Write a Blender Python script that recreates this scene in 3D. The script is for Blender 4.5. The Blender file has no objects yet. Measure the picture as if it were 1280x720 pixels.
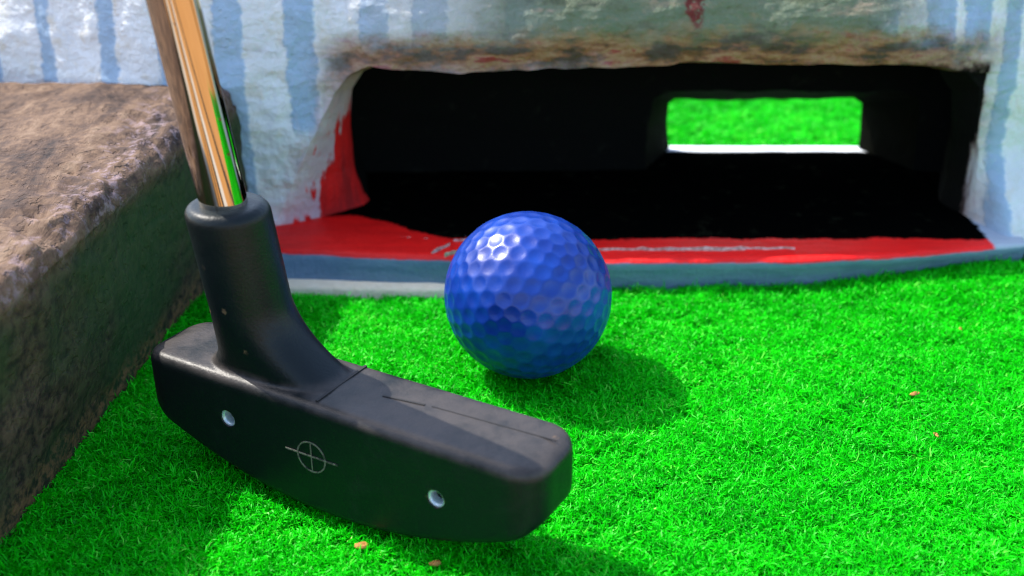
import bpy, bmesh, math, random
import numpy as np
from mathutils import Vector, Matrix, noise, kdtree

random.seed(7)
RNG = np.random.default_rng(11)
scene = bpy.context.scene
COL = scene.collection


# ------------------------------------------------------------------ helpers
def smooth01(a, b, x):
    t = np.clip((x - a) / (b - a), 0, 1)
    return t * t * (3 - 2 * t)


def nz(x, y, z, s=1.0, o=3):
    """fractal noise at a point"""
    return noise.fractal(Vector((x * s, y * s, z * s)), 0.9, 2.1, o)


def empty(name, loc, label, cat, group=None):
    o = bpy.data.objects.new(name, None)
    o.empty_display_size = 0.01
    COL.objects.link(o)
    o.location = loc
    o['label'] = label
    o['category'] = cat
    if group:
        o['group'] = group
    return o


def tag(o, label, cat, group=None):
    o['label'] = label
    o['category'] = cat
    if group:
        o['group'] = group
    return o


def link_mesh(name, me, mat, parent=None, smooth=True):
    o = bpy.data.objects.new(name, me)
    COL.objects.link(o)
    me.materials.clear()
    me.materials.append(mat)
    if smooth:
        me.polygons.foreach_set('use_smooth', [True] * len(me.polygons))
    if parent:
        o.parent = parent
    return o


def mesh(name, verts, faces, mat, parent=None, smooth=True):
    """verts in world space; stored relative to the parent's location"""
    v = np.asarray(verts, float)
    if parent:
        v = v - np.array(parent.location)
    me = bpy.data.meshes.new(name)
    me.from_pydata([tuple(p) for p in v], [], faces)
    me.update()
    bm = bmesh.new()
    bm.from_mesh(me)
    bmesh.ops.recalc_face_normals(bm, faces=bm.faces)
    bm.to_mesh(me)
    bm.free()
    return link_mesh(name, me, mat, parent, smooth)


def rings(rs, closed=True, cap0=True, cap1=True):
    """list of rings (each n points) -> verts, faces"""
    n = len(rs[0])
    verts = [p for r in rs for p in r]
    faces = []
    for i in range(len(rs) - 1):
        for j in range(n if closed else n - 1):
            k = (j + 1) % n
            faces.append((i * n + j, i * n + k, (i + 1) * n + k, (i + 1) * n + j))
    if cap0:
        faces.append(tuple(range(n))[::-1])
    if cap1:
        faces.append(tuple(range((len(rs) - 1) * n, len(rs) * n)))
    return verts, faces


# ---------------------------------------------------------- material helpers
class NT:
    def __init__(self, name):
        self.m = bpy.data.materials.new(name)
        self.m.use_nodes = True
        self.t = self.m.node_tree
        self.n = self.t.nodes
        self.b = self.n['Principled BSDF']
        self.out = self.n['Material Output']

    def link(self, a, b):
        self.t.links.new(a, b)

    def set(self, sock, v):
        if hasattr(v, 'links') or isinstance(v, bpy.types.NodeSocket):
            self.link(v, sock)
        else:
            if isinstance(v, (tuple, list)) and len(v) == 3 and sock.type == 'RGBA':
                v = (*v, 1)
            sock.default_value = v

    def p(self, **k):
        names = dict(color='Base Color', rough='Roughness', metal='Metallic', spec='Specular IOR Level',
                     normal='Normal', coat='Coat Weight', coat_rough='Coat Roughness', sheen='Sheen Weight', ior='IOR')
        for a, v in k.items():
            self.set(self.b.inputs[names[a]], v)

    def pos(self):
        return self.n.new('ShaderNodeNewGeometry').outputs['Position']

    def obj(self):
        return self.n.new('ShaderNodeTexCoord').outputs['Object']

    def sep(self, v):
        s = self.n.new('ShaderNodeSeparateXYZ')
        self.link(v, s.inputs[0])
        return s.outputs

    def scale(self, v, sc):
        m = self.n.new('ShaderNodeMapping')
        m.inputs['Scale'].default_value = sc
        self.link(v, m.inputs['Vector'])
        return m.outputs[0]

    def noise(self, v, scale, detail=4, rough=.55, dist=0.0):
        t = self.n.new('ShaderNodeTexNoise')
        self.link(v, t.inputs['Vector'])
        t.inputs['Scale'].default_value = scale
        t.inputs['Detail'].default_value = detail
        t.inputs['Roughness'].default_value = rough
        t.inputs['Distortion'].default_value = dist
        return t.outputs['Fac']

    def voro(self, v, scale, feature='F1', out='Distance'):
        t = self.n.new('ShaderNodeTexVoronoi')
        t.feature = feature
        self.link(v, t.inputs['Vector'])
        t.inputs['Scale'].default_value = scale
        return t.outputs[out]

    def math(self, op, a, b=0.0, c=None, clamp=False):
        m = self.n.new('ShaderNodeMath')
        m.operation = op
        m.use_clamp = clamp
        self.set(m.inputs[0], a)
        self.set(m.inputs[1], b)
        if c is not None:
            self.set(m.inputs[2], c)
        return m.outputs[0]

    def ss(self, x, a, b):
        """smoothstep from 0 at a to 1 at b (b may be below a)"""
        m = self.n.new('ShaderNodeMapRange')
        m.interpolation_type = 'SMOOTHSTEP'
        self.set(m.inputs['Value'], x)
        if a <= b:
            m.inputs['From Min'].default_value, m.inputs['From Max'].default_value = a, b
            m.inputs['To Min'].default_value, m.inputs['To Max'].default_value = 0, 1
        else:
            m.inputs['From Min'].default_value, m.inputs['From Max'].default_value = b, a
            m.inputs['To Min'].default_value, m.inputs['To Max'].default_value = 1, 0
        return m.outputs[0]

    def mul(self, *a):
        r = a[0]
        for x in a[1:]:
            r = self.math('MULTIPLY', r, x)
        return r

    def add(self, *a):
        r = a[0]
        for x in a[1:]:
            r = self.math('ADD', r, x)
        return r

    def mix(self, f, a, b):
        m = self.n.new('ShaderNodeMix')
        m.data_type = 'RGBA'
        self.set(m.inputs[0], f)
        self.set(m.inputs[6], a)
        self.set(m.inputs[7], b)
        return m.outputs[2]

    def ramp(self, f, stops):
        r = self.n.new('ShaderNodeValToRGB')
        e = r.color_ramp.elements
        while len(e) < len(stops):
            e.new(0.5)
        for el, (p, c) in zip(e, stops):
            el.position = p
            el.color = (*c, 1)
        self.set(r.inputs[0], f)
        return r.outputs[0]

    def bump(self, h, dist=0.001, strength=1.0, prev=None):
        b = self.n.new('ShaderNodeBump')
        b.inputs['Distance'].default_value = dist
        b.inputs['Strength'].default_value = strength
        self.link(h, b.inputs['Height'])
        if prev is not None:
            self.link(prev, b.inputs['Normal'])
        return b.outputs[0]


# ------------------------------------------------------------------ camera
cam_d = bpy.data.cameras.new('camera')
cam = bpy.data.objects.new('camera', cam_d)
COL.objects.link(cam)
cam.location = (-0.00408, -0.26515, 0.15203)
cam.rotation_euler = (math.radians(90 - 26), 0, 0)
cam_d.sensor_width = 36
cam_d.lens = 1450 / 1280 * 36
cam_d.clip_start = 0.01
cam_d.clip_end = 500
cam_d.dof.use_dof = True
cam_d.dof.focus_distance = 0.265
cam_d.dof.aperture_fstop = 14
scene.camera = cam

# ------------------------------------------------------------------ light
SUN = Vector((-0.69, 0.41, 1.0)).normalized()
elev = math.asin(SUN.z)
azim = math.atan2(SUN.x, SUN.y)
w = bpy.data.worlds.new('World')
scene.world = w
w.use_nodes = True
bg = w.node_tree.nodes['Background']
sky = w.node_tree.nodes.new('ShaderNodeTexSky')
sky.sky_type = 'NISHITA'
sky.sun_disc = False
sky.sun_elevation = elev
sky.sun_rotation = azim
sky.air_density = 1.0
sky.dust_density = 1.5
w.node_tree.links.new(sky.outputs[0], bg.inputs[0])
bg.inputs[1].default_value = 0.15
sl = bpy.data.lights.new('sun', 'SUN')
sl.energy = 2.5
sl.angle = math.radians(0.5)
sl.color = (1.0, 0.95, 0.86)
so = bpy.data.objects.new('sun', sl)
COL.objects.link(so)
so.rotation_euler = SUN.to_track_quat('Z', 'Y').to_euler()
so.location = SUN * 3

scene.view_settings.view_transform = 'Standard'
scene.view_settings.look = 'None'
scene.view_settings.exposure = 1.6
scene.view_settings.gamma = 1
scene.cycles.max_bounces = 8
scene.cycles.use_denoising = True
scene.cycles.filter_width = 1.0
scene.cycles.use_adaptive_sampling = False

# ------------------------------------------------------------------ materials
# artificial turf fibres
t = NT('turf_fibre')
at = t.n.new('ShaderNodeAttribute')
at.attribute_name = 'tint'
fib = t.ramp(at.outputs['Fac'], [(0.0, (0.002, 0.30, 0.002)), (0.45, (0.005, 0.60, 0.003)),
                                 (0.85, (0.014, 0.80, 0.006)), (1.0, (0.42, 0.85, 0.16))])
t.p(color=fib, rough=0.4, spec=0.15)
tr = t.n.new('ShaderNodeBsdfTranslucent')
t.link(fib, tr.inputs[0])
mx = t.n.new('ShaderNodeMixShader')
mx.inputs[0].default_value = 0.30
t.link(t.b.outputs[0], mx.inputs[1])
t.link(tr.outputs[0], mx.inputs[2])
t.link(mx.outputs[0], t.out.inputs[0])
M_FIBRE = t.m

t = NT('turf_backing')
n1 = t.noise(t.pos(), 900, 3)
t.p(color=t.ramp(n1, [(0.3, (0.002, 0.12, 0.003)), (0.7, (0.006, 0.34, 0.006))]), rough=0.8, spec=0.1,
    normal=t.bump(n1, 0.0015, 1.0))
M_BACK = t.m

t = NT('sandy_ground')
ps = t.pos()
n1 = t.noise(ps, 9, 5)
n2 = t.noise(ps, 240, 3)
px, py, pz = t.sep(ps)
c = t.ramp(t.math('ADD', t.mul(n1, .5), t.mul(n2, .5)), [(0.3, (0.36, 0.17, 0.05)), (0.7, (0.50, 0.26, 0.085))])
# made-up strips on the unseen ground, added to band the shaft's reflection
for x0, x1, col in ((-.42, -.30, (0.16, 0.14, 0.12)), (-.165, -.140, (0.03, 0.022, 0.015)), (-.140, -.095, (0.42, 0.38, 0.32)),
                    (-.058, -.046, (0.05, 0.03, 0.015)), (-.016, .010, (0.03, 0.022, 0.014)), (.010, .055, (0.50, 0.47, 0.42)), (.16, .20, (0.04, 0.03, 0.02))):
    c = t.mix(t.mul(t.ss(px, x0 - .002, x0 + .002), t.ss(px, x1 + .002, x1 - .002), t.ss(py, -.1, -.13)), c, col)
t.p(color=c, rough=0.9, spec=0.2, normal=t.bump(n2, 0.001, .5))
M_GROUND = t.m

# blue ball
t = NT('blue_ball_plastic')
n1 = t.noise(t.obj(), 900, 4)
n2 = t.noise(t.obj(), 90, 3)
t.p(color=t.mix(t.ss(n2, .35, .7), (0.002, 0.024, 0.20), (0.004, 0.045, 0.30)),
    rough=t.add(t.mul(n1, .16), .27), spec=0.36, normal=t.bump(n1, 0.00006, .6), coat=0.12, coat_rough=0.12)
M_BALL = t.m

# black rubber with scuffed arrises
t = NT('black_rubber')
g = t.n.new('ShaderNodeNewGeometry')
o_ = t.obj()
n1 = t.noise(o_, 260, 5, .65)
n2 = t.noise(o_, 1600, 3)
n3 = t.noise(t.scale(o_, (1, 1, .25)), 70, 4)
edge = t.mul(t.ss(t.add(g.outputs['Pointiness'], t.mul(t.math('SUBTRACT', n1, .5), .07)), .52, .57), t.ss(t.noise(o_, 45, 3), .40, .54))
scuff = t.mul(t.ss(n3, .5, .75), t.ss(n1, .45, .7))
c = t.mix(t.mul(scuff, .6), (0.0032, 0.0064, 0.0070), (0.018, 0.021, 0.021))
px, py, pz = t.sep(o_)
sunlit_top = t.mul(t.ss(pz, .0255, .0272), t.ss(pz, .0300, .0285), t.ss(t.add(n3, t.mul(n1, .5)), .5, .95))  # scuffs plus the sunlit grey of the top, put into the colour
c = t.mix(t.mul(sunlit_top, .8), c, (0.060, 0.050, 0.045))
c = t.mix(t.mul(edge, t.ss(n1, .38, .62), .75), c, (0.20, 0.125, 0.07))
t.p(color=c, rough=t.add(t.mul(n1, .25), .29), spec=0.26,
    normal=t.bump(n2, 0.00008, .8, t.bump(n1, 0.0002, .6)))
M_RUBBER = t.m

t = NT('seam_black')
t.p(color=(0.006, 0.006, 0.006), rough=0.7)
M_SEAM = t.m

t = NT('engraved_mark')
t.p(color=t.mix(t.ss(t.noise(t.obj(), 900, 3), .45, .6), (0.14, 0.125, 0.10), (0.04, 0.038, 0.034)), rough=0.6)
M_MARK = t.m

t = NT('zinc_insert')
n1 = t.noise(t.obj(), 1500, 3)
t.p(color=(0.50, 0.58, 0.62), metal=0.45, rough=t.add(t.mul(n1, .3), .25), normal=t.bump(n1, .00008, .7))
M_ZINC = t.m

# chromed shaft, spotted; warm tint and streaks painted in as its reflections
t = NT('streaked_chrome')
o_ = t.obj()
n1 = t.noise(t.scale(o_, (1, 1, .012)), 700, 4, .6)
n2 = t.noise(t.scale(o_, (1, 1, .3)), 500, 4, .7)
spots = t.ss(t.noise(o_, 420, 4, .7), .66, .72)
c = t.mix(t.ss(n1, .34, .40), (0.30, 0.24, 0.17), (0.56, 0.485, 0.40))
c = t.mix(spots, c, (0.10, 0.045, 0.02))
t.p(color=c, metal=1.0, rough=t.add(t.mul(n2, .07), .03, t.mul(spots, .4)), normal=t.bump(n1, 0.00005, .35))
M_CHROME = t.m

# rough brown stone of the border
t = NT('brown_stone')
ps = t.pos()
mpp = t.n.new('ShaderNodeMapping')
mpp.inputs['Rotation'].default_value = (0, 0, .9)
mpp.inputs['Scale'].default_value = (1, .3, 1)
t.link(ps, mpp.inputs['Vector'])
n1 = t.noise(mpp.outputs[0], 95, 6, .65, .6)
pitv = t.ss(t.noise(ps, 330, 3, .5), .36, .46)
n2 = t.noise(ps, 420, 5, .65)
n3 = t.noise(ps, 28, 4)
px, py, pz = t.sep(ps)
c = t.ramp(t.add(t.mul(n1, .65), t.mul(n2, .35)), [(0.36, (0.020, 0.012, 0.010)), (0.46, (0.068, 0.039, 0.026)),
                                                   (0.55, (0.135, 0.080, 0.048)), (0.66, (0.215, 0.142, 0.092))])
chip = t.ss(t.noise(ps, 260, 6, .7), .50, .64)
arris = t.mul(t.ss(pz, .043, .052), t.ss(px, -.114, -.100), chip)
c = t.mix(t.mul(arris, .55), c, (0.30, 0.22, 0.24))
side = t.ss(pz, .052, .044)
green_bounce = t.mul(side, t.ss(t.add(n3, t.mul(n2, .3)), .42, .75))
c = t.mix(t.mul(side, .75), c, t.mix(t.ss(n2, .36, .64), (0.009, 0.007, 0.005), (0.085, 0.056, 0.030)))  # side face darkened in the colour to stand for its shade
c = t.mix(t.mul(green_bounce, .75), c, (0.012, 0.050, 0.010))  # green light bounced off the turf, painted onto the side
c = t.mix(t.mul(t.ss(pz, .010, .002), t.ss(n2, .4, .6)), c, (0.16, 0.085, 0.035))
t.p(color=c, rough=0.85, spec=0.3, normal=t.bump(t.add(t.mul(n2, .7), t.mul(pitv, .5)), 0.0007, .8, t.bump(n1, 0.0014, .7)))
M_STONE = t.m


def wall_material(name, lining=False):
    t = NT(name)
    ps = t.pos()
    n_big = t.noise(ps, 40, 5, .6)
    n_mid = t.noise(ps, 160, 5, .62)
    n_fine = t.noise(ps, 700, 5, .65)
    n_str = t.noise(t.scale(ps, (1, 1, .18)), 260, 5, .65)
    n_hor = t.noise(t.scale(ps, (.22, 1, 1)), 210, 5, .65)
    px, py, pz = t.sep(ps)
    if lining:
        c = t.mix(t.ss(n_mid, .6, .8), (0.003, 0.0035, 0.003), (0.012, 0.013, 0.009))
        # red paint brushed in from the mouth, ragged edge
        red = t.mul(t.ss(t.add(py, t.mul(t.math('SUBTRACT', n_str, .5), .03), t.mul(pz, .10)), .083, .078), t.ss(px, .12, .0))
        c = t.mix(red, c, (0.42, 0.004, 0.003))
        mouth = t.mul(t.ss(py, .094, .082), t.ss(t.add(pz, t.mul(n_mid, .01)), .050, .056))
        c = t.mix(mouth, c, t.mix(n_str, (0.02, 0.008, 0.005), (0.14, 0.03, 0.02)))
        t.p(color=c, rough=.9, spec=.05, normal=t.bump(n_mid, .0015, .6))
        return t.m
    # weathered white masonry paint
    c = t.mix(t.ss(n_big, .35, .7), (0.76, 0.77, 0.77), (0.66, 0.67, 0.68))
    c = t.mix(t.mul(t.ss(n_mid, .52, .70), .6), c, (0.66, 0.58, 0.44))
    # blue grey painted stripes with wavering edges
    wob = t.add(px, t.mul(t.math('SUBTRACT', n_mid, .5), .0045), t.mul(t.math('SUBTRACT', n_fine, .5), .003))
    s = None
    for x0, x1, zlo in ((-.1475, -.1425, 0), (-.1265, -.1205, 0), (-.1075, -.1045, 0), (-.0915, -.0830, 0), (-.0705, -.0620, .040),
                        (-.0485, -.0400, .062), (-.0330, -.0225, .066), (-.006, .004, .07), (.1010, .1105, .066), (.1185, .1280, .064), (.1310, .1400, .064),
                        (.1445, .1500, 0), (.160, .168, 0), (.18, .188, 0), (-.17, -.163, 0)):
        b = t.mul(t.ss(wob, x0 - .0006, x0 + .0006), t.ss(wob, x1 + .0006, x1 - .0006))
        if zlo:
            b = t.mul(b, t.ss(t.add(pz, t.mul(n_mid, .006)), zlo, zlo + .006))
        s = b if s is None else t.math('MAXIMUM', s, b)
    worn = t.ss(n_fine, .24, .36)
    c = t.mix(t.mul(s, worn, .95), c, t.mix(n_big, (0.27, 0.40, 0.55), (0.37, 0.50, 0.64)))
    # mossy green grey over the lintel
    zw = t.add(pz, t.mul(t.math('SUBTRACT', n_mid, .5), .012))
    xw = t.add(px, t.mul(t.math('SUBTRACT', n_big, .5), .03))
    lint = t.mul(t.ss(xw, -.062, -.03), t.ss(xw, .128, .098), t.ss(zw, .050, .056))
    moss = t.mul(lint, t.ss(xw, -.035, .01))
    mossc = t.ramp(t.add(t.mul(n_hor, .7), t.mul(n_fine, .3)), [(.38, (0.05, 0.065, 0.02)), (.45, (0.10, 0.125, 0.05)),
                                                             (.52, (0.095, 0.14, 0.07)), (.58, (0.15, 0.155, 0.08)), (.65, (0.29, 0.215, 0.13))])
    c = t.mix(t.mul(lint, .55), c, t.mix(n_hor, (0.30, 0.28, 0.25), (0.50, 0.46, 0.37)))
    c = t.mix(t.mul(moss, .92), c, mossc)
    ochre = t.mul(lint, t.ss(zw, .073, .066), t.ss(n_hor, .36, .52))
    c = t.mix(t.mul(ochre, .7), c, (0.24, 0.18, 0.055))
    lip = t.mul(t.ss(zw, .0730, .0640), t.ss(xw, -.07, -.05), t.ss(xw, .150, .128))
    lipc = t.ramp(n_hor, [(.42, (0.05, 0.025, 0.012)), (.5, (0.24, 0.085, 0.03)), (.57, (0.34, 0.19, 0.09)), (.64, (0.24, 0.012, 0.010))])
    c = t.mix(t.mul(lip, .9), c, lipc)
    # rust red blot on the lintel
    dx = t.math('SUBTRACT', wob, .0495)
    dz = t.math('SUBTRACT', zw, .0755)
    blot = t.ss(t.add(t.mul(dx, dx, 1.0), t.mul(dz, dz, .30)), .000014, .000004)
    c = t.mix(t.mul(blot, t.ss(n_fine, .40, .52)), c, (0.13, 0.012, 0.008))
    # fine cracks
    nc = t.n.new('ShaderNodeTexNoise')
    t.link(ps, nc.inputs['Vector'])
    nc.inputs['Scale'].default_value = 70
    nc.inputs['Detail'].default_value = 5
    wv = t.n.new('ShaderNodeVectorMath')
    wv.operation = 'MULTIPLY_ADD'
    t.link(nc.outputs['Color'], wv.inputs[0])
    wv.inputs[1].default_value = (.022, .022, .022)
    t.link(ps, wv.inputs[2])
    warp = wv.outputs[0]
    cr = t.ss(t.voro(warp, 22, 'DISTANCE_TO_EDGE'), .007, .002)
    cr = t.mul(cr, t.ss(n_big, .52, .62), t.ss(px, -.06, -.04), t.ss(px, .11, .09))
    c = t.mix(t.mul(cr, .6), c, (0.10, 0.08, 0.06))
    # left reveal: pink smears, then red paint
    u = t.add(px, t.mul(t.math('SUBTRACT', n_str, .5), .026), t.mul(t.math('SUBTRACT', n_mid, .5), .012), t.mul(pz, -.38))     # slanting with the reveal
    inb = t.ss(px, .05, .02)
    below = t.ss(zw, .064, .052)
    pink = t.mul(t.ss(u, -.0850, -.0765), inb, below)
    c = t.mix(t.mul(pink, .75), c, t.mix(n_str, (0.36, 0.27, 0.36), (0.72, 0.54, 0.50)))
    redm = t.mul(t.ss(t.add(u, t.mul(n_str, .004)), -.0725, -.0695), inb, t.ss(t.add(zw, t.mul(n_str, .012)), .056, .046))
    c = t.mix(redm, c, t.mix(t.ss(n_str, .35, .65), (0.36, 0.004, 0.004), (0.72, 0.006, 0.004)))
    # right reveal: brown red edge
    rb = t.mul(t.ss(t.add(px, t.mul(t.math('SUBTRACT', n_str, .5), .006)), .1425, .1405), t.ss(px, .11, .125), t.ss(zw, .062, .055))
    c = t.mix(t.mul(rb, .9), c, t.mix(n_str, (0.05, 0.02, 0.015), (0.30, 0.08, 0.05)))
    rk = t.mul(t.ss(t.add(px, t.mul(t.math('SUBTRACT', n_str, .5), .004)), .1418, .1408), t.ss(px, .11, .125), t.ss(zw, .060, .056))
    c = t.mix(rk, c, (0.006, 0.006, 0.005))
    h = t.add(t.mul(n_mid, .5), t.mul(n_fine, .25), t.mul(s, .06))
    t.p(color=c, rough=t.add(t.mul(n_fine, .25), .45), spec=t.math('SUBTRACT', .35, t.mul(rk, .34)),
        normal=t.bump(n_fine, .0008, .7, t.bump(t.math('SUBTRACT', h, t.mul(cr, .4)), .0019, .8)))
    return t.m


M_WALL = wall_material('painted_plaster')
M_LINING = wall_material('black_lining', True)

t = NT('shaded_reveal')  # near-black shade and a faint green bounce put into the colour
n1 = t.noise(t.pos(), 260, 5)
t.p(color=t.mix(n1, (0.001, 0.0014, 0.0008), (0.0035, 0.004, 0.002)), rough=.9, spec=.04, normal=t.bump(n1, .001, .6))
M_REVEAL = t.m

# kerb slab: red paint on top, blue grey front, black further in
t = NT('painted_slab')
ps = t.pos()
px, py, pz = t.sep(ps)
n_mid = t.noise(ps, 150, 5, .6)
n_fine = t.noise(ps, 800, 5, .65)
n_hor = t.noise(t.scale(ps, (.15, 1, 1)), 260, 5, .65)
blue = t.mix(t.ss(n_hor, .35, .65), (0.10, 0.175, 0.27), (0.155, 0.235, 0.34))
red = t.mix(t.ss(n_hor, .3, .65), (0.72, 0.003, 0.002), (0.88, 0.006, 0.004))
bare = (0.50, 0.42, 0.36)
pyw = t.add(py, t.mul(t.math('SUBTRACT', n_mid, .5), .006), t.mul(t.math('SUBTRACT', n_fine, .5), .002))
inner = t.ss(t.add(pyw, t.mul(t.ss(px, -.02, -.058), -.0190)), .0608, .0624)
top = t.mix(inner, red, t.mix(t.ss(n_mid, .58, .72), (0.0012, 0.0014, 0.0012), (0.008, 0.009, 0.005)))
chipz = t.mul(t.ss(t.noise(t.scale(ps, (.35, 1, 1)), 170, 5, .7), .655, .68), t.ss(py, .0655, .063), t.ss(py, .052, .056))
top = t.mix(t.mul(chipz, t.ss(px, -.05, -.04), t.ss(px, .12, .11)), top, bare)
top = t.mix(t.mul(t.ss(t.add(px, t.mul(n_mid, .006)), .1445, .1460), t.ss(py, .080, .078)), top, (0.36, 0.42, 0.49))
top = t.mix(t.ss(py, .1415, .1435), top, (0.75, 0.80, 0.86))  # sunlit strip on the rear sill, painted as bluish white
zt = t.add(pz, t.mul(t.math('SUBTRACT', n_mid, .5), .0012))
c = t.mix(t.ss(zt, .0080, .0087), blue, top)
t.p(color=c, rough=t.add(t.mul(n_fine, .2), .45, t.mul(inner, .3)), spec=t.math('SUBTRACT', .35, t.mul(inner, .35)), normal=t.bump(n_fine, .0004, .8, t.bump(n_mid, .001, .6)))
M_SLAB = t.m

t = NT('pale_mortar')
n1 = t.noise(t.pos(), 500, 4)
t.p(color=t.mix(n1, (0.70, 0.58, 0.38), (0.85, 0.76, 0.58)), rough=.85, normal=t.bump(n1, .0006, .8))
M_MORTAR = t.m

t = NT('peeling_paint')
n1 = t.noise(t.obj(), 900, 4)
t.p(color=t.mix(t.ss(n1, .42, .58), (0.40, 0.25, 0.20), (0.62, 0.52, 0.47)), rough=.7, normal=t.bump(n1, .0004, .8))
M_FLAKE = t.m

t = NT('dry_leaf')
n1 = t.noise(t.obj(), 700, 4)
t.p(color=t.mix(n1, (0.28, 0.09, 0.012), (0.48, 0.24, 0.05)), rough=.7, normal=t.bump(n1, .0003, .6))
M_LEAF = t.m


# ------------------------------------------------------------------ ground
def sheet(name, x0, x1, y0, y1, z, mat):
    o = mesh(name, [(x0, y0, z), (x1, y0, z), (x1, y1, z), (x0, y1, z)], [(0, 1, 2, 3)], mat, smooth=False)
    o['kind'] = 'structure'
    return o


sheet('ground', -200, 200, -200, 200, -0.0125, M_GROUND)
sheet('putting_green', -0.60, 0.45, -0.135, 0.9, -0.0024, M_BACK)

# outline of the slab's front edge, top and foot (x, y)
XS = [-.30, -.12, -.069, -.037, .000, .027, .081, .110, .136, .160, .22, .32]
YT = [.0545, .0545, .0528, .0487, .0465, .0458, .0462, .0495, .0545, .060, .062, .064]
YB = [.0500, .0500, .0490, .0470, .0470, .0475, .0500, .0545, .0590, .061, .064, .067]


def kerb_top(x):
    return np.interp(x, XS, YT)


def kerb_foot(x):
    return np.interp(x, XS, YB)


# ------------------------------------------------------------------ turf fibres
BALL_R = 0.02135
BALL_Z = BALL_R - 0.0006
HD = np.array([.8643, -.5030])              # head axis in plan
HN = np.array([.5030, .8643])               # across the head, away from camera
H0 = np.array([-.0827, -.0410])           # start of the head's front top edge


def block_right(y):
    return -.1025 + .115 * (y - 0.0)


DEPTH = -.0021


def fibres(x0, x1, y0, y1, spacing, per, keep, wid, name, hump=True):
    nx, ny = int((x1 - x0) / spacing), int((y1 - y0) / spacing)
    gx, gy = np.meshgrid(np.arange(nx), np.arange(ny))
    tx = (x0 + (gx + RNG.random(gx.shape) * 1.2) * spacing).ravel()
    ty = (y0 + (gy + RNG.random(gx.shape) * 1.2) * spacing).ravel()
    k = keep(tx, ty)
    tx, ty = tx[k], ty[k]
    nt = len(tx)
    # slow fields over the carpet: lay of the pile, height, tint
    f = lambda s, o: (np.sin(tx * s + 1.7 * np.sin(ty * s * .83 + o)) + np.sin(ty * s * 1.13 + o * 2 + 1.3 * np.sin(tx * s * .71)))
    lay = 0.6 * f(90, 1.0) + 0.9 * f(310, 2.2)
    hgt = 1 + .05 * f(140, .4) + .07 * f(420, 3.1)
    tnt = .05 * f(60, 4.0) + .06 * f(230, .9)
    taz = lay + RNG.normal(0, .9, nt) + 2.6
    tl = hgt * (1 + RNG.normal(0, .17, nt))
    tnt = tnt + RNG.normal(0, .09, nt)
    n = nt * per
    spark = RNG.random(n) < .016
    # small pits where the pile is pressed apart
    pit = np.ones(nt)
    px_, py_ = RNG.uniform(x0, x1, 1300), RNG.uniform(y0, y1, 1300)
    for qx, qy, qr in zip(px_, py_, RNG.uniform(.0008, .0020, 1300)):
        pit = np.where(((tx - qx) / 1.5) ** 2 + (ty - qy) ** 2 < qr * qr, .38, pit)
    rep = lambda a: np.repeat(a, per)
    bx = rep(tx) + RNG.normal(0, .0005, n)
    by = rep(ty) + RNG.normal(0, .0006, n)
    az = rep(taz) + RNG.normal(0, 1.3, n)
    # lower pile under the ball, the putter and at the slab
    # lower pile under the ball, the putter and at the footing
    d = np.hypot(bx, by)
    low = np.where(d < .012, .45 + .55 * np.clip(d / .012, 0, 1) ** 2, 1)
    rel = np.stack([bx - H0[0], by - H0[1]], 1)
    s_, n_ = rel @ HD, rel @ HN
    under = (s_ > 18e-3) & (s_ < 76e-3) & (n_ > -.002) & (n_ < .018)
    low = np.where(under, .75, low)
    foot = (bx < -.010) & (by > kerb_foot(bx) - .0085) & (by < .07)
    low = np.where(foot, .6, low)
    zb = DEPTH + (smooth01(.075, .15, bx) * smooth01(.0, .06, by) * .0042 if hump else 0)
    L = .0036 * rep(tl) * (1 + RNG.normal(0, .16, n)) * low * (wid / .00029) ** .25 * np.where(spark, .55, 1) * rep(pit)
    segs = 4
    cx, cy, cz = bx.copy(), by.copy(), np.full(n, 1.0) * zb
    W = wid * (1 + RNG.normal(0, .22, n))
    tw = az + math.pi / 2 + RNG.normal(0, .7, n)
    th = np.abs(RNG.normal(.25, .3, n))
    top_th = 1.2 + RNG.random(n) * .9
    pts = []
    for i in range(segs + 1):
        ww = W * (.9, 1.0, 1.0, .85, .25)[i] * .5
        ox, oy = np.cos(tw) * ww, np.sin(tw) * ww
        oz = ww * RNG.normal(0, .45, n)
        if i < segs:
            pts.append(np.stack([cx - ox, cy - oy, cz - oz], 1))
            pts.append(np.stack([cx + ox, cy + oy, cz + oz], 1))
        else:
            pts.append(np.stack([cx, cy, cz], 1))
        st = L / segs
        cx = cx + np.sin(th) * np.cos(az) * st
        cy = cy + np.sin(th) * np.sin(az) * st
        cz = cz + np.cos(th) * st
        az = az + RNG.normal(0, 1.15, n)
        tw = az + math.pi / 2 + RNG.normal(0, .5, n)
        th = th + (top_th - th) * .55 + RNG.normal(0, .42, n)
    nv = 2 * segs + 1
    V = np.stack(pts, 1).reshape(-1, 3)
    base = (np.arange(n) * nv)[:, None]
    quads = np.concatenate([base + np.array([[2 * i, 2 * i + 1, 2 * i + 3, 2 * i + 2]]) for i in range(segs - 1)], 1).reshape(-1, 4)
    tris = base + np.array([[2 * segs - 2, 2 * segs - 1, 2 * segs]])
    tint = np.clip(rep(tnt) + .48 + RNG.normal(0, .17, n), 0, .9)
    tint = np.where(spark, 1.0, tint)
    return V, quads, tris, np.repeat(tint, nv)


def in_wall_or_block(x, y):
    blk = (x < block_right(y) - .002) & (x > -.30) & (y < .10) & (y > -.26)
    slab = (y > kerb_foot(x) - np.where(x < -.012, .0050, .0008)) & (y < .1545) & (x > -.29) & (x < .31)
    return blk | slab


def near_keep(x, y):
    half = .046 + .062 * (y + .30) / .15 * .83
    dpt = y + .265
    vis = (x > -.014 - dpt * .53) & (x < .012 + dpt * .55)
    return ~in_wall_or_block(x, y) & vis


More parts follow.
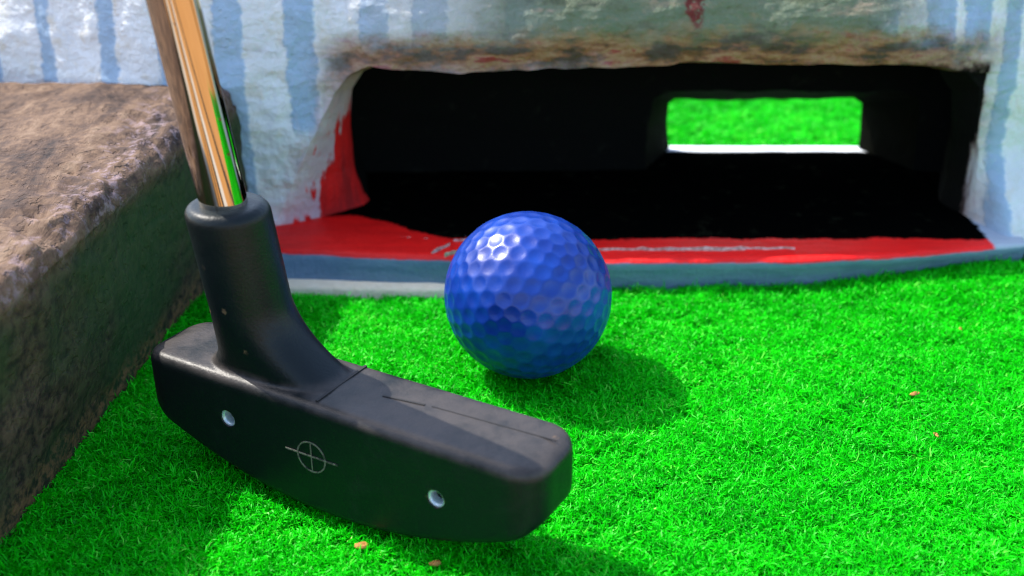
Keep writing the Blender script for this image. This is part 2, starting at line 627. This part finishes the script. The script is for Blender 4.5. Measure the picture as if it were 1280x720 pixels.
def wide_keep(x, y):
    dpt = y + .265
    vis = (x > -.014 - dpt * .53) & (x < .012 + dpt * .55) & (y > -.125)
    return ~in_wall_or_block(x, y) & ~vis


def rear_keep(x, y):
    return y > .1545


parts = [fibres(-.18, .24, -.125, .075, 0.00115, 15, near_keep, .00029, 'a'),
         fibres(-.30, .36, -.133, .080, .0030, 8, wide_keep, .0008, 'b', True),
         fibres(.01, .22, .152, .29, .0015, 10, rear_keep, .00035, 'c', False)]
off, VV, QQ, TT, TI = 0, [], [], [], []
for V, q, tri, ti in parts:
    VV.append(V)
    QQ.append(q + off)
    TT.append(tri + off)
    TI.append(ti)
    off += len(V)
V, Q, T, TI = np.concatenate(VV), np.concatenate(QQ), np.concatenate(TT), np.concatenate(TI)
me = bpy.data.meshes.new('artificial_turf')
me.vertices.add(len(V))
me.vertices.foreach_set('co', V.astype(np.float32).ravel())
me.loops.add(len(Q) * 4 + len(T) * 3)
me.loops.foreach_set('vertex_index', np.concatenate([Q.ravel(), T.ravel()]).astype(np.int32))
me.polygons.add(len(Q) + len(T))
me.polygons.foreach_set('loop_start', np.concatenate([np.arange(len(Q)) * 4, len(Q) * 4 + np.arange(len(T)) * 3]).astype(np.int32))
me.update(calc_edges=True)
a = me.attributes.new('tint', 'FLOAT', 'POINT')
a.data.foreach_set('value', TI.astype(np.float32))
turf = link_mesh('artificial_turf', me, M_FIBRE)
turf['kind'] = 'stuff'
turf['label'] = 'bright green curly artificial turf covering the putting surface'

# ------------------------------------------------------------------ golf ball
bm = bmesh.new()
bmesh.ops.create_icosphere(bm, subdivisions=1, radius=1)
ico_v = [v.co.copy().normalized() for v in bm.verts]
ico_f = [[v.index for v in f.verts] for f in bm.faces]
bm.free()
NF = 6
cent = {}
for f in ico_f:
    A, B, Cc = (ico_v[i] for i in f)
    n_ = NF
    for i in range(n_ + 1):
        for j in range(n_ + 1 - i):
            p = (A * i + B * j + Cc * (n_ - i - j)).normalized()
            cent[tuple(round(x, 4) for x in p)] = p
cent = list(cent.values())            # 10*n^2+2 dimples on a twice split icosahedron
kd = kdtree.KDTree(len(cent))
for i, p in enumerate(cent):
    kd.insert(p, i)
kd.balance()
bm = bmesh.new()
bmesh.ops.create_icosphere(bm, subdivisions=7, radius=1)
rot = Matrix.Rotation(.55, 3, 'X') @ Matrix.Rotation(.35, 3, 'Y') @ Matrix.Rotation(.4, 3, 'Z')
for v in bm.verts:
    c0 = v.co.normalized()
    hits = kd.find_n(c0, 2)
    ang = 2 * math.asin(min(1, hits[0][2] / 2)) * BALL_R
    rad = .47 * (hits[0][2] + hits[1][2]) * 0 + .00197
    q = ang / rad
    dz = 0
    if q < 1:
        dz = -.00031 * (1 - q * q) * (1 - .15 * q)
    elif q < 1.12:
        dz = 0
    v.co = rot @ (c0 * (BALL_R + dz))
me = bpy.data.meshes.new('golf_ball')
bm.to_mesh(me)
bm.free()
ball = link_mesh('golf_ball', me, M_BALL)
ball.location = (0, 0, BALL_Z)
tag(ball, 'glossy blue dimpled golf ball lying on the green turf in front of the tunnel', 'golf ball')

# ------------------------------------------------------------------ putter
PZ = .0275                                 # top of head
root_xy = H0 + HD * .047 + HN * .008
putter = empty('putter', (root_xy[0], root_xy[1], 0),
               'black rubber headed putter with chrome shaft standing on the turf left of the ball', 'putter')


def hp(s, n, z):
    """head coordinates in metres -> world"""
    p = H0 + HD * s + HN * n
    return (p[0], p[1], z + .0011 * s / .094)


def sole(s):
    return .0003 + .0125 * abs((s - .047) / .050) ** 2.0


def rounded_section(s, inset):
    n0, n1 = -.0018 + inset, .0180 - inset
    z0, z1 = sole(s) + inset * .55, PZ - inset * .35
    r = min(.0022, (n1 - n0) * .45, (z1 - z0) * .45)
    out = []
    for cn, cz, a0 in ((n1 - r, z1 - r, 0), (n0 + r, z1 - r, 90), (n0 + r, z0 + r, 180), (n1 - r, z0 + r, 270)):
        for k in range(9):
            a_ = math.radians(a0 + 90 * k / 8)
            rr = r
            out.append(hp(s, cn + rr * math.cos(a_), cz + rr * math.sin(a_)))
    return out


S0, S1, RE = -.0042, .0970, .0070
secs = []
ss_ = [S0 + RE * (1 - math.cos(math.pi / 2 * k / 10)) for k in range(10)] + list(np.linspace(S0 + RE, S1 - RE, 60)) + \
      [S1 - RE * (1 - math.cos(math.pi / 2 * k / 10)) for k in range(9, -1, -1)]
for s in ss_:
    dmin = min(s - S0, S1 - s)
    ins = 0 if dmin >= RE else RE - math.sqrt(max(0, RE * RE - (RE - dmin) ** 2))
    secs.append(rounded_section(s, ins * .92))
hv, hf = rings(secs)

# hosel, lofted from a flared foot on the head to a round collar
AX0 = np.array(hp(.0243, .0083, PZ))                           # axis foot
LEAN = np.array([-.113, -.040, 1.0])           # rise by 1
hos = []
HT = .0372
lv = list(np.linspace(-.010, HT - .0022, 40)) + [HT - .0022 + .0022 * math.sin(math.pi / 2 * k / 8) for k in range(1, 9)]
for zt in lv:
    c0 = AX0 + LEAN * zt
    rt = .0086
    if zt > HT - .0022:
        q = (zt - HT + .0022) / .0022
        rt = .0086 - .0022 * (1 - math.sqrt(max(0, 1 - q * q)))
    fl = .0
    if zt < .017:
        u_ = (.017 - max(zt, 0)) / .017
        fl = .0125 * (1 - math.sqrt(max(0, 1 - u_ ** 2.0)))
        fl = .0130 * u_ ** 2.3
    fl_l = .003 * max(0, (.005 - max(zt, 0)) / .005) ** 2
    w_n = rt if zt > .014 else rt - .0009 * (1 - max(zt, 0) / .014)
    ring = []
    for k in range(56):
        a_ = 2 * math.pi * k / 56
        ca, sa = math.cos(a_), math.sin(a_)
        e = 1.0 if zt > .014 else 1.0 - .35 * (1 - max(zt, 0) / .014)
        ce = math.copysign(abs(ca) ** e, ca)
        se = math.copysign(abs(sa) ** e, sa)
        rs = (rt + fl) if ca > 0 else (rt + fl_l)
        p = c0[:2] + HD * ce * rs + HN * se * w_n
        ring.append((p[0], p[1], c0[2]))
    hos.append(ring)
ov, of = rings(hos)


def evaluated(verts, faces, mods):
    me = bpy.data.meshes.new('work')
    me.from_pydata([tuple(v) for v in verts], [], faces)
    bm = bmesh.new()
    bm.from_mesh(me)
    bmesh.ops.recalc_face_normals(bm, faces=bm.faces)
    bm.to_mesh(me)
    bm.free()
    o = bpy.data.objects.new('work', me)
    COL.objects.link(o)
    for f_ in mods:
        f_(o)
    bpy.context.view_layer.update()
    dg = bpy.context.evaluated_depsgraph_get()
    r = bpy.data.meshes.new_from_object(o.evaluated_get(dg))
    bpy.data.objects.remove(o)
    bpy.data.meshes.remove(me)
    return r


def m_remesh(o):
    # work at x1000 so that the voxel size stays in range
    m = o.modifiers.new('r', 'REMESH')
    m.mode = 'VOXEL'
    m.voxel_size = .45
    m.use_smooth_shade = True


def m_smooth(o):
    m = o.modifiers.new('s', 'SMOOTH')
    m.factor = .5
    m.iterations = 4


SC = 1000.0
allv = [np.array(v) * SC for v in hv + ov]
allf = hf + [tuple(i + len(hv) for i in f) for f in of]
hm = evaluated(allv, allf, [m_remesh, m_smooth])

# two drilled holes through the face
HOLES = [(.0213, .0172), (.0748, .0152)]


def cyl_between(p0, p1, r0, r1=None, n=32):
    p0, p1 = Vector(p0), Vector(p1)
    r1 = r0 if r1 is None else r1
    d_ = (p1 - p0).normalized()
    x_ = d_.orthogonal().normalized()
    y_ = d_.cross(x_)
    mk = lambda p, r: [tuple(p + (x_ * math.cos(2 * math.pi * k / n) + y_ * math.sin(2 * math.pi * k / n)) * r) for k in range(n)]
    return rings([mk(p0, r0), mk(p1, r1)])


def m_holes(o):
    for i, (s, z) in enumerate(HOLES):
        v, f = cyl_between(np.array(hp(s, -.010, z)) * SC, np.array(hp(s, .0090, z)) * SC, 2.0)
        mm = bpy.data.meshes.new('cutter')
        mm.from_pydata(v, [], f)
        co = bpy.data.objects.new('cutter', mm)
        COL.objects.link(co)
        cutters.append(co)
        b_ = o.modifiers.new('b', 'BOOLEAN')
        b_.operation = 'DIFFERENCE'
        b_.object = co
        b_.solver = 'EXACT'


cutters = []
vv = [v.co.copy() for v in hm.vertices]
ff = [tuple(p.vertices) for p in hm.polygons]
hm2 = evaluated(vv, ff, [m_holes])
for c_ in cutters:
    bpy.data.objects.remove(c_)
inv = np.array(putter.location)
co_ = np.zeros(len(hm2.vertices) * 3)
hm2.vertices.foreach_get('co', co_)
co_ = (co_.reshape(-1, 3) / SC - inv)
hm2.vertices.foreach_set('co', co_.ravel())
hm2.update()
hm2.name = 'putter_head'
head = link_mesh('putter_head', hm2, M_RUBBER, putter)


def child(name, verts, faces, mat, parent, smooth=True):
    """sub-part: vertices in world space, parents sit at identity under the thing"""
    v = np.asarray(verts, float) - np.array(putter.location)
    me = bpy.data.meshes.new(name)
    me.from_pydata([tuple(p) for p in v], [], faces)
    me.update()
    return link_mesh(name, me, mat, parent, smooth)


for s, z in HOLES:      # threaded zinc sleeves lining the holes
    prof = [(-.0015, 1.98), (-.0016, 1.70), (-.0008, 1.52), (.0006, 1.46)]
    rr = []
    for n_, r in prof:
        c0 = np.array(hp(s, n_, z))
        rr.append([tuple(c0 + (np.array([HD[0], HD[1], 0]) * math.cos(2 * math.pi * k / 36) + np.array([0, 0, 1]) * math.sin(2 * math.pi * k / 36)) * r * .001) for k in range(36)])
    v, f = rings(rr, cap0=False, cap1=False)
    child('sleeve', v, f, M_ZINC, head)

# crossed circle mark on the face
v, f = [], []
MS, MZ, MR = .0440, .0148, .0036


def strip(path, wd, nrm, parent, name, mat, closed=False, th=.00012):
    """thin raised ribbon along a path lying on a surface"""
    path = [Vector(p) for p in path]
    nrm = Vector(nrm).normalized()
    rs = []
    m = len(path)
    for i, p in enumerate(path):
        a_ = path[(i + 1) % m] if (closed or i < m - 1) else p
        b_ = path[i - 1] if (closed or i > 0) else p
        d_ = (a_ - b_).normalized()
        sd = nrm.cross(d_).normalized() * wd * .5
        up = nrm * th
        rs.append([tuple(p + sd - up), tuple(p + sd + up), tuple(p - sd + up), tuple(p - sd - up)])
    if closed:
        rs.append(rs[0])
    vv, fff = rings(rs, cap0=not closed, cap1=not closed)
    return child(name, vv, fff, mat, parent, False)


FN = (-HN[0], -HN[1], 0)
FACE_N = -.00180
circ = [hp(MS + MR * math.cos(2 * math.pi * k / 40), FACE_N, MZ + MR * math.sin(2 * math.pi * k / 40)) for k in range(40)]
strip(circ, .00030, FN, head, 'circle_mark', M_MARK, True)
strip([hp(MS + u_ * .0068, FACE_N - .00004, MZ + .0002) for u_ in np.linspace(-1, 1, 12)], .00032, FN, head, 'cross_line', M_MARK)
strip([hp(MS, FACE_N - .00002, MZ + u_ * .0036) for u_ in np.linspace(-1, .9, 12)], .00018, FN, head, 'cross_line', M_MARK)

# seam across the top at the hosel's foot, and a short slit further along
strip([hp(.0450, n_, PZ - .00002) for n_ in np.linspace(.0001, .0168, 14)], .00062, (0, 0, 1), head, 'seam', M_SEAM, th=.0003)
strip([hp(.0555 + u_ * .0095, .0085 + .0012 * u_, PZ - .00002) for u_ in np.linspace(0, 1, 8)], .00048, (0, 0, 1), head, 'slit', M_SEAM, th=.0002)

# faint mould line running on towards the toe
strip([hp(.0665 + u_ * .028, .0100 + .0012 * u_, PZ + .00001) for u_ in np.linspace(0, 1, 10)], .00020, (0, 0, 1), head, 'mould_line', M_SEAM, th=.00008)

# shaft
tip = AX0 + LEAN * (HT - .006) - np.append(HD * .0006, 0)
end = tip + LEAN / np.linalg.norm(LEAN) * .72
v, f = [], []
rs = []
for q in (0, .0008, .4, .72):
    r = .0048 + .0008 * q
    rs.append([(math.cos(2 * math.pi * k / 64) * r, math.sin(2 * math.pi * k / 64) * r, q) for k in range(64)])
v, f = rings(rs)
me = bpy.data.meshes.new('shaft')
me.from_pydata(v, [], f)
sh = link_mesh('shaft', me, M_CHROME, putter)
sh.location = Vector(tip) - putter.location
sh.rotation_euler = Vector(LEAN).to_track_quat('Z', 'Y').to_euler()

# ------------------------------------------------------------------ border block
BY0, BY1, BH = -.24, .0755, .0560
NB, MBk = 170, 90
blk_r = []
prof_n = 120
for i in range(NB):
    y = BY0 + (BY1 - BY0) * i / (NB - 1)
    xr = block_right(y)
    endr = min(1, (i / (NB - 1)) * 40, (1 - i / (NB - 1)) * 40)
    ins = .004 * (1 - math.sqrt(max(0, 1 - (1 - endr) ** 2)))
    # closed section: right side up, over the top to the left, down
    pts = []
    wl = xr - .14
    over = .0083
    R_ = .0055
    n_side, n_arc, n_top = 46, 14, 70
    for k in range(n_side):
        q = k / n_side
        z = -.010 + (BH - R_ + .010) * q
        pts.append((xr - ins + over * max(q, 1.14 * float(smooth01(.048, .066, y))), z))
    for k in range(n_arc):
        a_ = math.pi / 2 * k / n_arc
        pts.append((xr - ins + over - R_ + R_ * math.cos(a_), BH - R_ + R_ * math.sin(a_)))
    for k in range(n_top):
        q = k / n_top
        pts.append((xr - ins + over - R_ - (.14 - R_) * q, BH - ins * .6))
    pts.append((wl, BH - .004))
    pts.append((wl, -.010))
    ring = []
    for (x, z) in pts:
        d1 = nz(x, y * .6, z, 38, 4) * .0012 + nz(x + 5, y, z, 130, 3) * .0007
        edge_ = math.exp(-((x - xr) ** 2 + (z - BH) ** 2) / (.012 ** 2))
        d2 = -abs(nz(x + 3, y + 2, z, 85, 4)) * .0048 * edge_
        dx, dz_ = (1, 0) if z < BH - R_ - .001 and x > wl + .01 else ((.6, .6) if x > xr - R_ else (0, 1))
        if x < wl + .01:
            dx, dz_ = 0, 0
        ring.append((x + dx * (d1 + d2), y + .0012 * nz(x, z, y, 60, 2), z + dz_ * (d1 + d2)))
    blk_r.append(ring)
v, f = rings(blk_r)
blk = empty('border_block', (-.17, -.08, 0), '', '')
bpy.data.objects.remove(blk)
me = bpy.data.meshes.new('border_block')
org = Vector((-.175, -.08, 0))
me.from_pydata([tuple(Vector(p) - org) for p in v], [], f)
bm = bmesh.new()
bm.from_mesh(me)
bmesh.ops.recalc_face_normals(bm, faces=bm.faces)
bm.to_mesh(me)
bm.free()
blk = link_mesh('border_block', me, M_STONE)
blk.location = org
tag(blk, 'weathered brown stone border block along the left edge of the turf', 'border block')

# ------------------------------------------------------------------ tunnel obstacle
tun = empty('tunnel_obstacle', (.04, .12, 0),
            'white painted obstacle wall with blue grey stripes and a dark tunnel mouth behind the ball', 'obstacle')


def resample(pts, m):
    P = np.array(pts, float)
    seg = np.r_[0, np.cumsum(np.hypot(*np.diff(P, axis=0).T))]
    t_ = np.linspace(0, seg[-1], m)
    return np.stack([np.interp(t_, seg, P[:, 0]), np.interp(t_, seg, P[:, 1])], 1)


def outline(left, top, right, ml=140, mt=300, mr=120):
    return np.concatenate([resample(left, ml), resample([left[-1]] + top + [right[0]], mt + 2)[1:-1], resample(right, mr)])


Z0 = .0085
A_ = outline([(-.0800, Z0), (-.0735, .020), (-.0640, .040), (-.0575, .052), (-.0520, .058)],
             [(-.046, .0610), (-.02, .0590), (.02, .0602), (.06, .0608), (.10, .0604), (.125, .0596)],
             [(.1335, .0575), (.1395, .051), (.1425, .031), (.1432, .018), (.1425, Z0)])
B_ = outline([(-.0505, Z0), (-.0530, .012), (-.0555, .022), (-.0565, .036), (-.0545, .048), (-.0500, .0545)],
             [(-.044, .0570), (-.02, .0560), (.02, .0568), (.06, .0572), (.10, .057), (.122, .056)],
             [(.1300, .0540), (.1355, .047), (.1385, .031), (.1385, .018), (.1375, Z0)])
C_ = outline([(-.055, Z0), (-.060, .03), (-.055, .056)], [(.0, .060), (.13, .060)], [(.145, .055), (.148, .03), (.146, Z0)])
E_ = outline([(.043, 0), (.043, .026), (.045, .036)], [(.05, .038), (.13, .038)], [(.136, .036), (.138, .026), (.138, 0)])
D_ = outline([(.0538, 0), (.0530, .016), (.0534, .0265)], [(.056, .0285), (.121, .0285)], [(.1242, .0265), (.1250, .016), (.1255, 0)])
O_ = outline([(-.27, -.010), (-.27, .05), (-.27, .0848)], [(-.1, .0848), (.1, .0848), (.2, .0848)], [(.30, .0848), (.30, .05), (.30, -.010)])


def wall_y(x, z):
    y = .0715 + .050 * x
    if x < -.108:
        q = -.108 - x
        y += .50 * q * q / (q + .010)
    y += nz(x, 0, z, 22, 4) * .0016 + nz(x + 3, 1, z, 85, 4) * .0008 + nz(x, 7, z, 260, 3) * .00035
    y += .17 * max(0.0, z - .055) + .0026
    y -= .0200 * float(smooth01(.1395, .150, x) * smooth01(.034, .006, z)) if x > .14 else 0.0
    # bulging lintel roll above the mouth
    m = float(smooth01(-.062, -.035, x) * smooth01(.150, .125, x))
    zz = (z - .056) / .032
    if zz > 0:
        y -= m * .0050 * math.sin(math.pi * min(1, .10 + zz * .95) ** .8) * (1 + .25 * nz(x, 3, z, 30, 3))
    return y


M_ = len(A_)
R0 = []           # rings from deep inside to the front, out, over the top and down the back
tagr = []


def add_ring(xz, y, kind):
    R0.append([(p[0], y(p[0], p[1]) if callable(y) else y, p[1]) for p in xz])
    tagr.append(kind)


rough = lambda xz, a: np.array([(x + nz(x, z, a, 60, 3) * .0010, z + nz(z, x, a + 3, 60, 3) * .0010) for x, z in xz])
A_ = rough(A_, 4) * .5 + rough(rough(A_, 6), 2) * .5
add_ring(D_, .147, 'rear')
for q in (.0, .33, .66, 1.0):
    add_ring(rough(D_ * (1 - q) + E_ * q, 9), .145 - .022 * q, 'reveal')
add_ring(rough(C_, 8), .120, 'lining')
for q in np.linspace(.08, 1, 14):
    add_ring(rough(C_ * (1 - q) + B_ * q, 8), .120 - .026 * q, 'lining')
NR = 16
for q in np.linspace(1 / NR, 1, NR):
    xz = B_ * (1 - q) + A_ * q
    e = 1 - (1 - q) ** 2.0
    xz = B_ * (1 - q ** 1.5) + A_ * q ** 1.5
    add_ring(xz, (lambda qq: lambda x, z: .094 * (1 - qq) + (wall_y(x, z)) * qq)(q ** .9), 'jamb')
NO = 150
for q in np.linspace(1 / NO, 1, NO) ** 1.35:
    add_ring(A_ * (1 - q) + O_ * q, wall_y, 'face')
add_ring(O_ + np.array([0, .0015]), lambda x, z: wall_y(x, z) + .004, 'top')
add_ring(O_ + np.array([0, .0015]), .120, 'top')
add_ring(O_, .147, 'top')
for q in (.25, .5, .75):
    add_ring(O_ * (1 - q) + D_ * q, .1472, 'rear')
R0.append(R0[0])
tagr.append('rear')
RV = np.array(R0)


def part_from(kindset, name, mat, sel=None, parent=tun):
    vid, vs, fs = {}, [], []
    for i in range(len(R0) - 1):
        if tagr[i + 1] not in kindset:
            continue
        for j in range(M_ - 1):
            cx_ = (RV[i][j] + RV[i + 1][j + 1]) / 2
            if sel and not sel(cx_, j):
                continue
            q = []
            for (a_, b_) in ((i, j), (i, j + 1), (i + 1, j + 1), (i + 1, j)):
                if (a_, b_) not in vid:
                    vid[(a_, b_)] = len(vs)
                    vs.append(RV[a_][b_])
                q.append(vid[(a_, b_)])
            fs.append(tuple(q))
    return mesh(name, vs, fs, mat, parent)


is_lintel = lambda c, j: (140 <= j < 440) and (-.055 < c[0] < .142) and c[2] > .05
part_from({'face'}, 'wall_face', M_WALL, lambda c, j: not is_lintel(c, j) and c[0] < .045)
part_from({'face'}, 'wall_face', M_WALL, lambda c, j: not is_lintel(c, j) and c[0] >= .045)
part_from({'face', 'jamb'}, 'lintel', M_WALL, lambda c, j: is_lintel(c, j))
part_from({'jamb'}, 'jamb', M_WALL, lambda c, j: not is_lintel(c, j) and j < 290)['label'] = 'reveal on the left painted red with pink smears'
part_from({'jamb'}, 'jamb', M_WALL, lambda c, j: not is_lintel(c, j) and j >= 290)
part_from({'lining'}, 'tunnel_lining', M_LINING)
part_from({'reveal'}, 'rear_reveal', M_REVEAL)
part_from({'top'}, 'wall_top', M_WALL)
part_from({'rear'}, 'rear_wall', M_WALL)

# floor slab running right through, its front painted blue grey
xs = np.linspace(-.268, .1530, 384)
rs = []
for x in xs:
    e = nz(x, 0, 0, 55, 3) * .0006
    yt, yb = kerb_top(x) + e, kerb_foot(x) + e * .5
    zt = .0095 + nz(x, 5, 0, 24, 3) * .0004
    ring = [(x, yb + .0004, -.0110), (x, yb, -.002), (x, yb + (yt - yb) * .3, .002), (x, yb + (yt - yb) * .65, .0055), (x, yt - .0002, .0080),
            (x, yt + .0004, .0090), (x, yt + .0013, zt)]
    for y in np.linspace(.052, .140, 50):
        yy = max(y, yt + .0016 + (y - .052) * .02)
        ring.append((x, yy, zt + nz(x, yy, 2, 90, 3) * .00035))
    ring += [(x, .1460, zt - .0003), (x, .1510, zt - .0010), (x, .1535, zt - .0045), (x, .1540, -.011)]
    rs.append(ring)
v, f = rings(rs)
slab = mesh('floor_slab', v, f, M_SLAB, tun)

# pale footing strip showing at the foot of the slab on the left
rs = []
for x in np.linspace(-.098, -.012, 90):
    yb = float(kerb_foot(x))
    wv = nz(x, 2, 0, 60, 3) * .0004
    fade = float(smooth01(-.012, -.03, x))
    y0 = yb - (.0034 * fade + .0004)
    rs.append([(x, yb + .003, -.011), (x, y0 + wv, -.011), (x, y0 + wv, .0002), (x, y0 + .0008 + wv, .0007 * fade + .0003), (x, yb + .0005, .0011 * fade + .0003), (x, yb + .003, .0011 * fade + .0003)])
v, f = rings(rs)
mesh('footing_strip', v, f, M_MORTAR, tun)

# lifted paint flakes along the red sill
FL = [((.054, .0528), .024, .0011, .03), ((.050, .0533), .062, .00035, .01), ((-.0255, .0535), .0085, .0013, .9), ((-.016, .0600), .012, .0005, .1), ((-.0215, .0505), .006, .0011, .5)]
for (cx_, cy_), ln, wd, ang in FL:
    rs = []
    nn = 24
    for k in range(nn):
        q = k / (nn - 1)
        u_ = (q - .5) * ln
        wv = wd * (.25 + .75 * math.sin(math.pi * q) ** .6) * (1 + .5 * nz(u_, cx_, 0, 400, 3))
        o_ = nz(u_, cx_ + 2, 0, 160, 3) * .0006
        x = cx_ + u_ * math.cos(ang)
        y = cy_ + u_ * math.sin(ang) + o_
        z = .0097 + nz(x, 5, 0, 24, 3) * .0004
        up = .0006 + .0005 * nz(u_, 9, cx_, 300, 2)
        rs.append([(x, y - wv * .5, z - .0008), (x, y - wv * .5, z + up), (x, y + wv * .4, z + up * .8), (x, y + wv * .5, z - .0008)])
    v, f = rings(rs)
    mesh('paint_flake', v, f, M_FLAKE, slab if False else tun, False)

# ------------------------------------------------------------------ scraps lying on the turf
SCR = [((.0969, -.0153), .0013, .3, 'tiny orange dry leaf scrap on the open turf right of the ball shadow'),
       ((.1204, .0192), .0009, 1.2, 'tiny pale orange scrap on the turf farthest to the right, near the slab'),
       ((.0962, -.0341), .0009, 2.0, 'tiny dull orange scrap on the turf at the lower right, nearest the camera of three'),
       ((-.0350, -.0745), .0017, -.2, 'yellowish dry scrap at the foot of the putter head, beside its middle'),
       ((-.0195, -.0800), .0013, .1, 'small red brown scrap at the foot of the putter head, toward its right end')]
for (x, y), sz, ang, lab in SCR:
    n_r, n_a = 6, 14
    vs = [(0, 0, .0005 * sz / .002)]
    fs = []
    for i in range(1, n_r + 1):
        for k in range(n_a):
            a_ = 2 * math.pi * k / n_a
            r = sz * i / n_r * (1 + .25 * nz(math.cos(a_), math.sin(a_), x * 50, 1.5, 2))
            vs.append((r * math.cos(a_), r * .55 * math.sin(a_), .0005 * sz / .002 * math.cos(i / n_r * 2.2) + .0003 * nz(i, k, x * 90, .5, 2)))
    for k in range(n_a):
        fs.append((0, 1 + k, 1 + (k + 1) % n_a))
    for i in range(n_r - 1):
        for k in range(n_a):
            a0, b0 = 1 + i * n_a + k, 1 + i * n_a + (k + 1) % n_a
            fs.append((a0, a0 + n_a, b0 + n_a, b0))
    me = bpy.data.meshes.new('leaf_scrap')
    me.from_pydata(vs, [], fs)
    o = link_mesh('leaf_scrap', me, M_LEAF)
    sd = o.modifiers.new('thick', 'SOLIDIFY')
    sd.thickness = .0003
    o.location = (x, y, .0009 if x > 0 else .0005)
    o.rotation_euler = (.15, -.1, ang)
    tag(o, lab, 'leaf scrap', 'dry scraps scattered on the turf')
